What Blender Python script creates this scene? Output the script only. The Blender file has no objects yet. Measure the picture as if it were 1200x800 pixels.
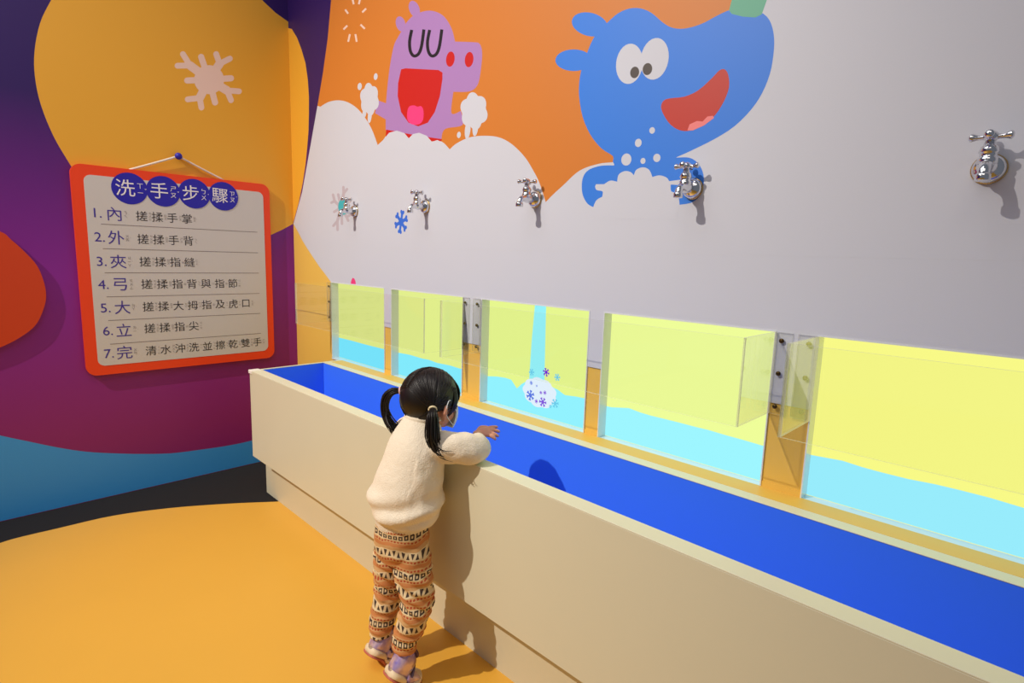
import bpy, bmesh, math, random
from mathutils import Vector, Matrix, noise
from mathutils.geometry import tessellate_polygon
random.seed(4)
S = bpy.context.scene
COL = S.collection

# ------------------------------------------------------------------ camera
CAM = Vector((3.2947, -1.4856, 1.25)); FPX = 658.36
PITCH, ROLL, YAW = -.1488, .0316, .7778
fw = Vector((-math.sin(YAW)*math.cos(PITCH), math.cos(YAW)*math.cos(PITCH), math.sin(PITCH)))
_r = fw.cross(Vector((0, 0, 1))).normalized(); _u = _r.cross(fw)
RT = _r*math.cos(ROLL) + _u*math.sin(ROLL); UP = -_r*math.sin(ROLL) + _u*math.cos(ROLL)
cd = bpy.data.cameras.new('camera'); cam = bpy.data.objects.new('camera', cd); COL.objects.link(cam)
cd.sensor_width = 36; cd.lens = FPX*36/1200; cd.clip_start = .02
cam.matrix_world = Matrix(((RT.x, UP.x, -fw.x, CAM.x), (RT.y, UP.y, -fw.y, CAM.y), (RT.z, UP.z, -fw.z, CAM.z), (0, 0, 0, 1)))
S.camera = cam

# ------------------------------------------------------------------ world, lamps, exposure
w = bpy.data.worlds.new('world'); S.world = w; w.use_nodes = True
w.node_tree.nodes['Background'].inputs[0].default_value = (.80, .86, 1, 1)
w.node_tree.nodes['Background'].inputs[1].default_value = .17
S.view_settings.view_transform = 'Standard'; S.view_settings.look = 'None'
S.view_settings.exposure = 0; S.view_settings.gamma = 1; S.view_settings.use_curve_mapping = False

def aim(o, tgt):
    o.rotation_euler = (Vector(tgt) - o.location).to_track_quat('-Z', 'Y').to_euler()
def spot(name, loc, tgt, power, deg, blend, col, size):
    l = bpy.data.lights.new(name, 'SPOT'); l.energy = power; l.spot_size = math.radians(deg); l.spot_blend = blend
    l.color = col; l.shadow_soft_size = size
    o = bpy.data.objects.new(name, l); COL.objects.link(o); o.location = loc; aim(o, tgt); return o
def area(name, loc, tgt, power, sx, sy, col):
    l = bpy.data.lights.new(name, 'AREA'); l.shape = 'RECTANGLE'; l.size = sx; l.size_y = sy; l.energy = power; l.color = col
    o = bpy.data.objects.new(name, l); COL.objects.link(o); o.location = loc; aim(o, tgt); return o
spot('spot_lamp', (1.0, -4.2, 4.4), (1.30, -.3, .80), 960, 58, 1.0, (1, .90, .78), .03)
area('fill_light', (3.6, -2.3, 3.4), (3.3, -.2, .9), 7, 1.4, .8, (1, .90, .80))  # added warm fill that brightens the right part of the wall, no known fitting
area('fill_light', (1.7, -1.6, 3.6), (1.5, -.5, 0), 25, 2.6, 1.2, (.97, .95, 1))  # added soft overhead fill, not a lamp of the room

# ------------------------------------------------------------------ helpers
def ray(px, py): return fw + RT*((px-600)/FPX) - UP*((py-400)/FPX)
def on(ax, v, px, py):          # where a measured photo point lies on a wall plane
    d = ray(px, py); return CAM + d*((v-CAM[ax])/d[ax])
def lin(c):
    return tuple((x/255/12.92 if x/255 <= .04045 else ((x/255+.055)/1.055)**2.4) for x in c) + (1,)
def mat(name, rgb, rough=.6, metal=0, spec=.5, bump=0, bscale=60, vary=0, vscale=8, coat=0):
    m = bpy.data.materials.new(name); m.use_nodes = True
    nt = m.node_tree; b = nt.nodes['Principled BSDF']
    c = lin(rgb)
    b.inputs['Base Color'].default_value = c; b.inputs['Roughness'].default_value = rough
    b.inputs['Metallic'].default_value = metal; b.inputs['Specular IOR Level'].default_value = spec
    b.inputs['Coat Weight'].default_value = coat
    if bump or vary:
        tc = nt.nodes.new('ShaderNodeTexCoord')
    if bump:
        n = nt.nodes.new('ShaderNodeTexNoise'); n.inputs['Scale'].default_value = bscale; n.inputs['Detail'].default_value = 3
        nt.links.new(tc.outputs['Object'], n.inputs['Vector'])
        bp = nt.nodes.new('ShaderNodeBump'); bp.inputs['Strength'].default_value = bump; bp.inputs['Distance'].default_value = .004
        nt.links.new(n.outputs['Fac'], bp.inputs['Height']); nt.links.new(bp.outputs[0], b.inputs['Normal'])
    if vary:
        n = nt.nodes.new('ShaderNodeTexNoise'); n.inputs['Scale'].default_value = vscale; n.inputs['Detail'].default_value = 5
        nt.links.new(tc.outputs['Object'], n.inputs['Vector'])
        mx = nt.nodes.new('ShaderNodeMixRGB'); mx.inputs[1].default_value = tuple(x*(1-vary) for x in c[:3])+(1,)
        mx.inputs[2].default_value = tuple(min(1, x*(1+vary)) for x in c[:3])+(1,)
        nt.links.new(n.outputs['Fac'], mx.inputs[0]); nt.links.new(mx.outputs[0], b.inputs['Base Color'])
    return m
def emis(name, rgb, k=1.0):
    m = bpy.data.materials.new(name); m.use_nodes = True; nt = m.node_tree
    nt.nodes.remove(nt.nodes['Principled BSDF']); e = nt.nodes.new('ShaderNodeEmission')
    e.inputs[0].default_value = lin(rgb); e.inputs[1].default_value = k
    nt.links.new(e.outputs[0], nt.nodes['Material Output'].inputs[0]); return m

def link(name, me, m=None, parent=None):
    o = bpy.data.objects.new(name, me); COL.objects.link(o)
    if m: me.materials.append(m)
    if parent is not None: put(o, parent)
    return o
def put(o, parent):             # parent keeping world placement (parents are never rotated)
    o.parent = parent; o.location = -wloc(parent); return o
def wloc(o):
    v = o.location.copy(); p = o.parent
    while p is not None:
        v += p.location; p = p.parent
    return v
def obj(name, bm, m=None, parent=None, smooth=False):
    bmesh.ops.recalc_face_normals(bm, faces=bm.faces)
    me = bpy.data.meshes.new(name); bm.to_mesh(me); bm.free()
    if smooth:
        for p in me.polygons: p.use_smooth = True
    return link(name, me, m, parent)
def tag(o, label=None, cat=None, group=None, kind=None):
    if label: o['label'] = label
    if cat: o['category'] = cat
    if group: o['group'] = group
    if kind: o['kind'] = kind
    return o
def empty(name, loc):
    o = bpy.data.objects.new(name, None); COL.objects.link(o); o.location = loc; o.empty_display_size = .1; return o
def box(bm, x0, x1, y0, y1, z0, z1, bev=0):
    vs = [bm.verts.new((x, y, z)) for x in (x0, x1) for y in (y0, y1) for z in (z0, z1)]
    fs = [bm.faces.new([vs[i] for i in f]) for f in ((0,1,3,2),(4,6,7,5),(0,4,5,1),(2,3,7,6),(0,2,6,4),(1,5,7,3))]
    if bev:
        es = set(e for f in fs for e in f.edges)
        bmesh.ops.bevel(bm, geom=list(es), offset=bev, segments=2, affect='EDGES', profile=.5)
    return fs
def bx(name, dims, m, parent=None, bev=0):
    bm = bmesh.new(); box(bm, *dims, bev=bev); return obj(name, bm, m, parent)
def cr(pts, n=8, closed=False):  # catmull-rom
    P = [Vector(p) for p in pts]; N = len(P); out = []
    segs = N if closed else N-1
    for i in range(segs):
        if closed: a, b, c, d = P[i-1], P[i], P[(i+1) % N], P[(i+2) % N]
        else: a, b, c, d = P[max(i-1, 0)], P[i], P[i+1], P[min(i+2, N-1)]
        for k in range(n):
            t = k/n
            out.append(.5*((2*b) + (c-a)*t + (2*a-5*b+4*c-d)*t*t + (3*b-a-3*c+d)*t**3))
    if not closed: out.append(P[-1])
    return out
def tube(bm, path, rad, right=None, n=16, sub=4, cap=True):
    """swept elliptical tube; rad entries r or (a, b) with a along `right`"""
    rr = [Vector((r, r, 0)) if not isinstance(r, (tuple, list)) else Vector((r[0], r[1], 0)) for r in rad]
    P = cr(path, sub) if sub > 1 else [Vector(p) for p in path]
    Rr = cr(rr, sub) if sub > 1 else rr
    up = None; rings = []
    for i, p in enumerate(P):
        t = (P[min(i+1, len(P)-1)] - P[max(i-1, 0)]).normalized()
        if right is not None:
            ax = Vector(right); ax = (ax - t*ax.dot(t)).normalized()
        else:
            if up is None: up = Vector((0, 0, 1)) if abs(t.z) < .9 else Vector((1, 0, 0))
            ax = (up - t*up.dot(t)).normalized(); up = ax
        ay = t.cross(ax)
        a, b = max(Rr[i].x, 1e-4), max(Rr[i].y, 1e-4)
        rings.append([bm.verts.new(p + ax*a*math.cos(2*math.pi*k/n) + ay*b*math.sin(2*math.pi*k/n)) for k in range(n)])
    for A, B in zip(rings, rings[1:]):
        for k in range(n): bm.faces.new((A[k], A[(k+1) % n], B[(k+1) % n], B[k]))
    if cap:
        for rg, sgn, j in ((rings[0], -1, 0), (rings[-1], 1, -1)):
            bm.faces.new(rg if sgn > 0 else rg[::-1])
    return rings
def ball(bm, c, r, M=None, seg=20):
    if not isinstance(r, (tuple, list)): r = (r, r, r)
    T = Matrix.Translation(c) @ (M.to_4x4() if M else Matrix.Identity(4)) @ Matrix.Diagonal((r[0], r[1], r[2], 1))
    return bmesh.ops.create_uvsphere(bm, u_segments=seg, v_segments=seg*2//3, radius=1, matrix=T)['verts']
def fused(name, bm, m, parent, voxel, it=6, fac=.5, disp=None):
    """closed shapes fused to one continuous skin"""
    bmesh.ops.recalc_face_normals(bm, faces=bm.faces)
    me = bpy.data.meshes.new('t'); bm.to_mesh(me); bm.free()
    t = bpy.data.objects.new('t', me); COL.objects.link(t)
    r = t.modifiers.new('r', 'REMESH'); r.mode = 'VOXEL'; r.voxel_size = voxel; r.use_smooth_shade = True
    s = t.modifiers.new('s', 'SMOOTH'); s.iterations = it; s.factor = fac
    dg = bpy.context.evaluated_depsgraph_get(); dg.update()
    me2 = bpy.data.meshes.new_from_object(t.evaluated_get(dg)); me2.materials.clear()
    bpy.data.objects.remove(t)
    if disp:
        nrm = [v.normal.copy() for v in me2.vertices]
        for v, nn in zip(me2.vertices, nrm): v.co += nn*disp(v.co)
    for p in me2.polygons: p.use_smooth = True
    me2.name = name
    return link(name, me2, m, parent)

# wall print: flat shapes on the wall plane, each a hair in front of the one below
YB, XL = -.004, .0
def flat(name, pts3, m, parent, nrm):
    tri = tessellate_polygon([pts3]); bm = bmesh.new()
    vs = [bm.verts.new(p) for p in pts3]
    for t in tri:
        try: bm.faces.new([vs[i] for i in t])
        except ValueError: pass
    for f in bm.faces:
        f.normal_update()
        if f.normal.dot(nrm) < 0: f.normal_flip()
    me = bpy.data.meshes.new(name); bm.to_mesh(me); bm.free()
    return link(name, me, m, parent)
def decal(name, pts, m, parent, plane='B', layer=1, smooth=0, clip=None):
    if smooth: pts = [(v.x, v.y) for v in cr([Vector((p[0], p[1], 0)) for p in pts], smooth, True)]
    if plane == 'B':
        q = [on(1, YB-.00005*layer, *p) for p in pts]; nrm = Vector((0, -1, 0))
    else:
        q = [on(0, XL+.00005*layer, *p) for p in pts]; nrm = Vector((1, 0, 0))
    if clip: q = [clip(v) for v in q]
    return flat(name, q, m, parent, nrm)
def ell(cx, cy, rx, ry, rot=0, n=28):
    c, s = math.cos(rot), math.sin(rot)
    return [(cx+rx*math.cos(a)*c-ry*math.sin(a)*s, cy+rx*math.cos(a)*s+ry*math.sin(a)*c) for a in (2*math.pi*k/n for k in range(n))]

# ------------------------------------------------------------------ materials
M = {}
M['white_print'] = mat('white wall film', (206, 209, 220), .55, bump=.03, bscale=200)
M['ochre'] = mat('ochre wall film', (236, 192, 86), .5, bump=.03, bscale=200)
M['orange'] = mat('orange print', (210, 124, 42), .5)
M['yellow'] = mat('yellow print', (232, 170, 48), .5)
M['blue_wall'] = mat('blue print', (58, 158, 236), .5)
M['lilac'] = mat('lilac print', (172, 128, 190), .5)
M['red'] = mat('red print', (200, 18, 14), .5)
M['pink'] = mat('pink print', (242, 60, 130), .5)
M['dark'] = mat('black print', (22, 12, 26), .5)
M['blue'] = mat('light blue print', (48, 126, 230), .5)
M['green'] = mat('green print', (95, 175, 145), .5)
M['mouth'] = mat('mouth print', (192, 52, 38), .5)
M['tongue'] = mat('tongue print', (240, 130, 130), .5)
M['eyeink'] = mat('grey brown print', (75, 66, 62), .5)
M['greyflake'] = mat('grey lilac print', (190, 180, 190), .5)
M['flake'] = mat('pale flake print', (236, 206, 190), .5)
M['teal'] = mat('teal print', (60, 180, 190), .5)
M['blueflake'] = mat('blue flake print', (50, 110, 220), .5)
M['cream'] = mat('cream laminate', (218, 213, 186), .42, bump=.03, bscale=120, vary=.03, vscale=3)
M['rim'] = mat('pale rim laminate', (228, 224, 196), .4)
M['basin'] = mat('blue basin laminate', (66, 128, 255), .35, bump=.02, bscale=90)
M['vinyl'] = mat('yellow floor vinyl', (234, 178, 66), .45, bump=.08, bscale=350, vary=.04, vscale=2)
M['carpet'] = mat('black floor', (22, 20, 22), .95, bump=.6, bscale=500, vary=.3, vscale=60)
M['chrome'] = mat('chrome', (225, 225, 228), .1, 1)
M['brass'] = mat('brassy chrome', (205, 170, 110), .16, 1)
M['board_red'] = mat('orange red board edge', (240, 66, 16), .45)
M['board_white'] = mat('white board face', (206, 202, 198), .5)
M['ink_blue'] = mat('deep blue ink', (32, 26, 168), .5)
M['ink_violet'] = mat('violet ink', (62, 44, 150), .5)
M['ink_dark'] = mat('dark ink', (48, 42, 44), .6)
M['ink_grey'] = mat('grey ink', (130, 120, 118), .6)
M['ink_white'] = mat('white ink', (235, 232, 235), .5)
M['string'] = mat('white cord', (225, 215, 200), .7)
M['disc'] = mat('burnt orange panel', (205, 62, 14), .5)
M['reveal'] = mat('white glossy reveal', (228, 232, 236), .12, spec=.8, coat=.6)
M['screw'] = mat('dark screw', (90, 70, 40), .3, .9)

def purple():
    m = mat('purple wall print', (110, 24, 120), .5); nt = m.node_tree; b = nt.nodes['Principled BSDF']
    g = nt.nodes.new('ShaderNodeNewGeometry'); sx = nt.nodes.new('ShaderNodeSeparateXYZ')
    r = nt.nodes.new('ShaderNodeMapRange'); r.inputs[1].default_value = .3; r.inputs[2].default_value = 1.9
    c = nt.nodes.new('ShaderNodeValToRGB')
    c.color_ramp.elements[0].color = lin((142, 30, 112)); c.color_ramp.elements[1].color = lin((42, 4, 92))
    e = c.color_ramp.elements.new(.5); e.color = lin((132, 26, 150))
    nt.links.new(g.outputs['Position'], sx.inputs[0]); nt.links.new(sx.outputs[2], r.inputs[0])
    nt.links.new(r.outputs[0], c.inputs[0]); nt.links.new(c.outputs[0], b.inputs['Base Color']); return m
M['purple'] = purple()
def clear(name, tint, gloss, k):
    m = bpy.data.materials.new(name); m.use_nodes = True; nt = m.node_tree
    nt.nodes.remove(nt.nodes['Principled BSDF']); out = nt.nodes['Material Output']
    t = nt.nodes.new('ShaderNodeBsdfTransparent'); t.inputs[0].default_value = tint
    gl = nt.nodes.new('ShaderNodeBsdfGlossy'); gl.inputs['Roughness'].default_value = .04; gl.inputs[0].default_value = (*gloss, 1)
    lw = nt.nodes.new('ShaderNodeLayerWeight'); pw = nt.nodes.new('ShaderNodeMath'); pw.operation = 'POWER'; pw.inputs[1].default_value = 4.5
    nt.links.new(lw.outputs['Facing'], pw.inputs[0]); fr = nt.nodes.new('ShaderNodeMath'); fr.operation = 'MULTIPLY_ADD'; fr.inputs[1].default_value = .9; fr.inputs[2].default_value = .02
    nt.links.new(pw.outputs[0], fr.inputs[0])
    mu = nt.nodes.new('ShaderNodeMath'); mu.operation = 'MULTIPLY'; mu.inputs[1].default_value = k; mu.use_clamp = True
    mx = nt.nodes.new('ShaderNodeMixShader')
    nt.links.new(fr.outputs[0], mu.inputs[0]); nt.links.new(mu.outputs[0], mx.inputs[0])
    nt.links.new(t.outputs[0], mx.inputs[1]); nt.links.new(gl.outputs[0], mx.inputs[2]); nt.links.new(mx.outputs[0], out.inputs[0])
    return m
M['acrylic'] = clear('clear acrylic', (.993, .996, .990, 1), (1, 1, 1), 1.0)
def edge_mat():
    m = bpy.data.materials.new('acrylic polished edge'); m.use_nodes = True; nt = m.node_tree
    b = nt.nodes['Principled BSDF']; b.inputs['Base Color'].default_value = lin((222, 224, 200)); b.inputs['Roughness'].default_value = .12
    t = nt.nodes.new('ShaderNodeBsdfTransparent'); mx = nt.nodes.new('ShaderNodeMixShader'); mx.inputs[0].default_value = .5
    nt.links.new(t.outputs[0], mx.inputs[1]); nt.links.new(b.outputs[0], mx.inputs[2])
    nt.links.new(mx.outputs[0], nt.nodes['Material Output'].inputs[0]); return m
M['edge'] = edge_mat()

# ------------------------------------------------------------------ measures of the place
ZT, ZB, ZL, ZW = 1.0864, .6654, .670, .900
SX = [(.4457, .9712), (1.0275, 1.5523), (1.6621, 2.1894), (2.245, 2.7773), (2.8749, 3.405)]
XE, ZTOP = 4.7, 2.9
DEP = .036

# ------------------------------------------------------------------ structure
fl = bx('floor', (-.1, XE, -5.2, .1, -.06, -.003), M['carpet']); tag(fl, kind='structure')
bm = bmesh.new()
edge = [(0, 636), (20, 630), (67, 619), (133, 604), (200, 595), (267, 590), (325, 587.5)]
pts = [on(2, 0, *p) for p in edge]
last = pts[-1]
pl = [Vector((-.0+.001, -1.75, 0)), Vector((.001, -1.52, 0))]
front = cr(pts, 4)
poly = front + [Vector((last.x+.0, -.384, 0)), Vector((XE, -.384, 0)), Vector((XE, -5.2, 0)), Vector((.2, -5.2, 0)), Vector((front[0].x-.10, front[0].y-.5, 0))]
top = [bm.verts.new((p.x, p.y, 0)) for p in poly]
lo = [bm.verts.new((p.x, p.y, -.003)) for p in poly]
tri = tessellate_polygon([poly])
for t in tri: bm.faces.new([top[i] for i in t])
for i in range(len(poly)):
    j = (i+1) % len(poly); bm.faces.new((top[i], top[j], lo[j], lo[i]))
fv = obj('floor_vinyl', bm, M['vinyl'], fl)

# back wall: core with five openings, then the printed film in front of it (its lower edge shows)
def holed(bm, x0, x1, z0, z1, y0, y1, holes):
    """boxes of a wall strip around the openings (x ranges, z ranges)"""
    xs = sorted({x0, x1, *[v for h in holes for v in h[:2]]}); zs = sorted({z0, z1, *[v for h in holes for v in h[2:]]})
    xs = [v for v in xs if x0 <= v <= x1]; zs = [v for v in zs if z0 <= v <= z1]
    def solid(i, k):
        if i < 0 or k < 0 or i >= len(xs)-1 or k >= len(zs)-1: return False
        cx, cz = (xs[i]+xs[i+1])/2, (zs[k]+zs[k+1])/2
        return not any(h[0] < cx < h[1] and h[2] < cz < h[3] for h in holes)
    V = {}
    def v(x, y, z):
        if (x, y, z) not in V: V[(x, y, z)] = bm.verts.new((x, y, z))
        return V[(x, y, z)]
    for i in range(len(xs)-1):
        for k in range(len(zs)-1):
            if not solid(i, k): continue
            a, b, c, d = xs[i], xs[i+1], zs[k], zs[k+1]
            bm.faces.new((v(a, y0, c), v(b, y0, c), v(b, y0, d), v(a, y0, d)))
            bm.faces.new((v(a, y1, c), v(a, y1, d), v(b, y1, d), v(b, y1, c)))
            if not solid(i-1, k): bm.faces.new((v(a, y0, c), v(a, y0, d), v(a, y1, d), v(a, y1, c)))
            if not solid(i+1, k): bm.faces.new((v(b, y0, c), v(b, y1, c), v(b, y1, d), v(b, y0, d)))
            if not solid(i, k-1): bm.faces.new((v(a, y0, c), v(a, y1, c), v(b, y1, c), v(b, y0, c)))
            if not solid(i, k+1): bm.faces.new((v(a, y0, d), v(b, y0, d), v(b, y1, d), v(a, y1, d)))
H = [(a, b, ZB, ZT) for a, b in SX]
bm = bmesh.new(); holed(bm, 0, XE, -.003, ZTOP, 0, .12, H)
wb = tag(obj('wall_back', bm, M['ochre']), kind='structure')
bm = bmesh.new(); holed(bm, 0, XE, ZW, 1.27395, YB, -.0002, [(a, b, ZW-.1, ZT) for a, b in SX])
obj('printed_sheet', bm, M['white_print'], wb)
bm = bmesh.new(); holed(bm, 0, XE, 1.27405, ZTOP, YB, -.0002, [])
o = obj('printed_sheet', bm, M['white_print'], wb)
# slim board that runs under the openings, and the ledge in front of it
bm = bmesh.new(); holed(bm, .557, XE, ZB-.03, ZB+.021, -.003, -.0002, H)
obj('skirting_strip', bm, M['ochre'], wb)
wl = bx('wall_left', (-.12, 0, -5.2, .12, -.003, ZTOP), M['purple']); tag(wl, kind='structure')

# ---- print on the back wall
def arcs(*parts):
    out = []
    for P in parts: out += [(v.x, v.y) for v in cr([Vector((x, y, 0)) for x, y in P], 5)]
    return out
cloud = arcs([(375.5,125),(385,119.5),(397.5,117.5),(410,121),(422.5,131),(435,150),(444,174)], [(444,174),(449,164),(456,155.5),(465,153),(474,156),(479,162)],
    [(479,162),(484,157),(491,155.5),(500,159),(506,166)], [(506,166),(512.5,164),(520,167.5),(527,175)],
    [(527,175),(535,168),(550,161),(567.5,159),(585,161),(600,169),(615,184),(625,200),(632,214),(639.5,236.7)], [(639.5,236.7),(648,228),(660,217),(679,200),(701,192),(719,190)])
def vclip(v): v.z = min(v.z, ZTOP-.01); v.x = .0002 if v.x < .03 else v.x; return v
decal('painted_orange_field', [(391,-60),(388,0),(384,45),(378.5,85),(372,124)] + cloud + [(800,150),(860,40),(872,0),(880,-60)], M['orange'], wb, layer=1, clip=vclip)
purple_edge = [(391,-60),(388,0),(384,45),(378.5,85),(372,124),(363,175),(354,225),(345.5,262)]
decal('painted_purple_band', [(330,-60)] + purple_edge + [(338,262)], M['purple'], wb, layer=2, clip=vclip)
decal('painted_yellow_circle', [(340.4,31.5),(342,34),(348,44),(353,57),(358,74),(360.7,93),(362,113),(362,133),(361.5,153),(360,173),(358,193),(355,213),(350,238),(345.8,260)], M['yellow'], wb, layer=3, clip=vclip)
def zclip(v): v.z = max(v.z, ZW+.0005); v.x = max(v.x, .0005); return v
# yellow lower left corner of the wall, cut at the film's lower edge and at the first opening
q = [on(1, YB-.0006, *p) for p in [(345.7,262),(349,271),(354,281),(360,291),(366,300),(374,312),(381,321),(388,331)]]
q = [Vector((max(v.x, .0005), v.y, v.z)) for v in q]
flat('painted_yellow_corner', [Vector((.0005, q[0].y, q[0].z))] + q[1:-1] + [Vector((SX[0][0]-.0005, q[0].y, ZT)), Vector((SX[0][0]-.0005, q[0].y, ZW+.0005)), Vector((.0005, q[0].y, ZW+.0005))], M['ochre'], wb, Vector((0, -1, 0)))
def C2(*p): return [(360+x/4, y/4) for x, y in p]
# lilac singing animal
hip = [(360+x/4, y/4) for x, y in arcs([(368,610),(370,480),(385,330),(405,220),(425,175),(445,142)], [(445,142),(470,100),(510,66),(575,50),(635,72),(675,130),(693,195)], [(693,195),(780,198),(808,206),(820,250),(812,340),(797,400),(760,428),(685,430)], [(685,430),(676,530),(720,520)], [(720,520),(728,585),(645,605),(628,658)], [(628,658),(500,640),(368,610)])]
decal('painted_lilac_animal', hip, M['lilac'], wb, layer=2)
decal('painted_ear', [(360+a/4, b/4) for a, b in ell(438, 112, 22, 36, -.25)], M['lilac'], wb, layer=3)
decal('painted_ear', [(360+a/4, b/4) for a, b in ell(502, 42, 24, 40, -.35)], M['lilac'], wb, layer=3)
decal('painted_arm', C2((372,485),(330,470),(318,530),(372,562)), M['lilac'], wb, layer=3)
decal('painted_mouth', C2((440,325),(460,320),(615,328),(634,340),(634,370),(622,450),(598,525),(565,575),(520,592),(475,575),(440,525),(424,450),(426,390)), M['red'], wb, layer=3)
decal('painted_tongue', C2((470,520),(480,498),(502,494),(516,500),(535,498),(545,520),(543,560),(525,582),(490,582),(470,560)), M['pink'], wb, layer=4, smooth=3)
for cx, cy in ((671,277),(759,279)): decal('painted_nostril', [(360+a/4, b/4) for a, b in ell(cx, cy, 20, 36, .12)], M['red'], wb, layer=3)
def stroke(pts, wpx):
    L, R = [], []
    P = cr([Vector((x, y, 0)) for x, y in pts], 8)
    for i, p in enumerate(P):
        t = (P[min(i+1, len(P)-1)]-P[max(i-1, 0)]).normalized(); n = Vector((-t.y, t.x, 0))*wpx/2
        L.append(p+n); R.append(p-n)
    return [(v.x, v.y) for v in L + R[::-1]]
for dx in (0, 84):
    decal('painted_closed_eye', stroke(C2((490+dx,140),(480+dx,195),(484+dx,240),(500+dx,262),(522+dx,252),(536+dx,215),(547+dx,138)), 3.6), M['dark'], wb, layer=4)
decal('painted_red_shorts', C2((370,607),(500,632),(632,652),(628,662),(500,660),(368,640)), M['red'], wb, layer=3)
def blob_hand(cx, cy, rx, ry, dr):
    pts = []
    for k in range(56):
        a = 2*math.pi*k/56; m_ = .94+.20*abs(math.sin(a*3+.5))
        pts.append((360+(cx+rx*m_*math.cos(a))/4, (cy+ry*m_*math.sin(a))/4))
    decal('painted_foam_hand', pts, M['white_print'], wb, layer=5)
    for (x0, y0, w_, h_) in dr: decal('painted_drip', [(360+a/4, b/4) for a, b in ell(x0, y0, w_, h_, .1)], M['white_print'], wb, layer=4)
blob_hand(292, 465, 40, 68, ((293,545,9,32),(268,530,9,22),(321,359,9,16),(246,405,10,17)))
blob_hand(782, 520, 58, 78, ((752,610,13,42),(788,600,13,38),(711,632,9,15)))
decal('painted_cloud_edge', [(436,176),(449,164),(456,155.5),(465,153),(474,156),(479,162),(484,157),(491,155.5),(500,159),(506,166),(512.5,164),(520,167.5),(528,176)], M['white_print'], wb, layer=4)
for x0, y0, x1, y1 in ((212,-6,218,20),(248,-6,242,20),(178,45,192,64),(276,40,258,58),(170,138,188,120),(270,135,250,115),(192,196,200,160),(232,196,226,160)):
    decal('painted_ray', stroke(C2((x0, y0), ((x0+x1)/2, (y0+y1)/2), (x1, y1)), 2.2), M['flake'], wb, layer=2)
# blue animal with green nose
def C3(*p): return [(630+x/3.077, y/3.077) for x, y in p]
head = C3((255,78),(290,48),(330,31),(370,30),(410,46),(450,80),(480,98),(515,104),(555,98),(600,82),(650,55),(700,34),(760,30),(815,50),(842,85),(853,140),(850,200),(838,265),(810,335),(770,395),(710,455),(640,500),(560,540),(500,567),(420,600),(340,610),(275,590),(272,563),(230,535),(190,485),(162,420),(150,350),(150,300),(157,255),(175,200),(200,140),(228,105))
decal('painted_blue_animal', head, M['blue'], wb, layer=2, smooth=3)
decal('painted_ear', [(630+a/3.077, b/3.077) for a, b in ell(188, 88, 66, 42, .25)], M['blue'], wb, layer=3)
decal('painted_ear', [(630+a/3.077, b/3.077) for a, b in ell(130, 217, 66, 39, .0)], M['blue'], wb, layer=3)
decal('painted_nose', C3((700,0),(690,38),(700,50),(740,60),(785,63),(808,52),(830,-10),(835,-60),(700,-60)), M['green'], wb, layer=3)
decal('painted_body', C3(*arcs([(276,560),(500,560)], [(500,568),(545,568),(575,585),(595,618),(599,660),(585,705),(555,730),(512,738)], [(512,738),(507,712),(480,690)], [(480,665),(522,668)], [(522,647),(440,660),(210,664)], [(212,683),(236,690)], [(236,690),(228,725),(203,748)], [(203,748),(178,732),(161,695),(162,645),(182,614),(225,598),(276,596)])), M['blue'], wb, layer=3)
decal('painted_eye_white', [(630+a/3.077, b/3.077) for a, b in ell(331, 230, 48, 73, .12)], M['white_print'], wb, layer=4)
decal('painted_eye_white', [(630+a/3.077, b/3.077) for a, b in ell(422, 212, 50, 76, .18)], M['white_print'], wb, layer=5)
decal('painted_pupil', [(630+a/3.077, b/3.077) for a, b in ell(350, 261, 16, 21, .2)], M['eyeink'], wb, layer=6)
decal('painted_pupil', [(630+a/3.077, b/3.077) for a, b in ell(396, 249, 17, 22, .2)], M['eyeink'], wb, layer=6)
decal('painted_mouth', C3((445,385),(455,362),(480,354),(530,348),(580,325),(630,280),(655,254),(675,250),(688,272),(690,315),(672,365),(640,415),(600,450),(555,470),(515,470),(480,450),(455,415)), M['mouth'], wb, layer=4, smooth=3)
decal('painted_tongue', C3((540,470),(548,448),(575,436),(595,438),(612,420),(632,417),(636,425),(600,452),(560,470)), M['tongue'], wb, layer=5)
foam = C3(*arcs([(180,760),(200,748)], [(200,748),(212,722),(235,708)], [(235,708),(234,690),(212,684),(210,666),(240,664)], [(240,664),(262,651),(287,655)], [(287,655),(292,630),(313,617),(335,620),(347,632)], [(347,632),(356,612),(380,603),(402,612),(414,638)], [(414,638),(440,632),(465,640),(474,653)], [(474,653),(521,647)], [(521,665),(480,666),(482,690)], [(482,690),(503,702),(512,738)], [(500,790),(220,790)]))
decal('painted_foam', foam, M['white_print'], wb, layer=5)
for x, y, a, b in ((320,575,18,22),(363,515,12,15),(413,470,10,12),(380,580,9,11),(430,569,13,15)):
    decal('painted_bubble', [(630+u/3.077, v/3.077) for u, v in ell(x, y, a, b, .2)], M['white_print'], wb, layer=5)

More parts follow.
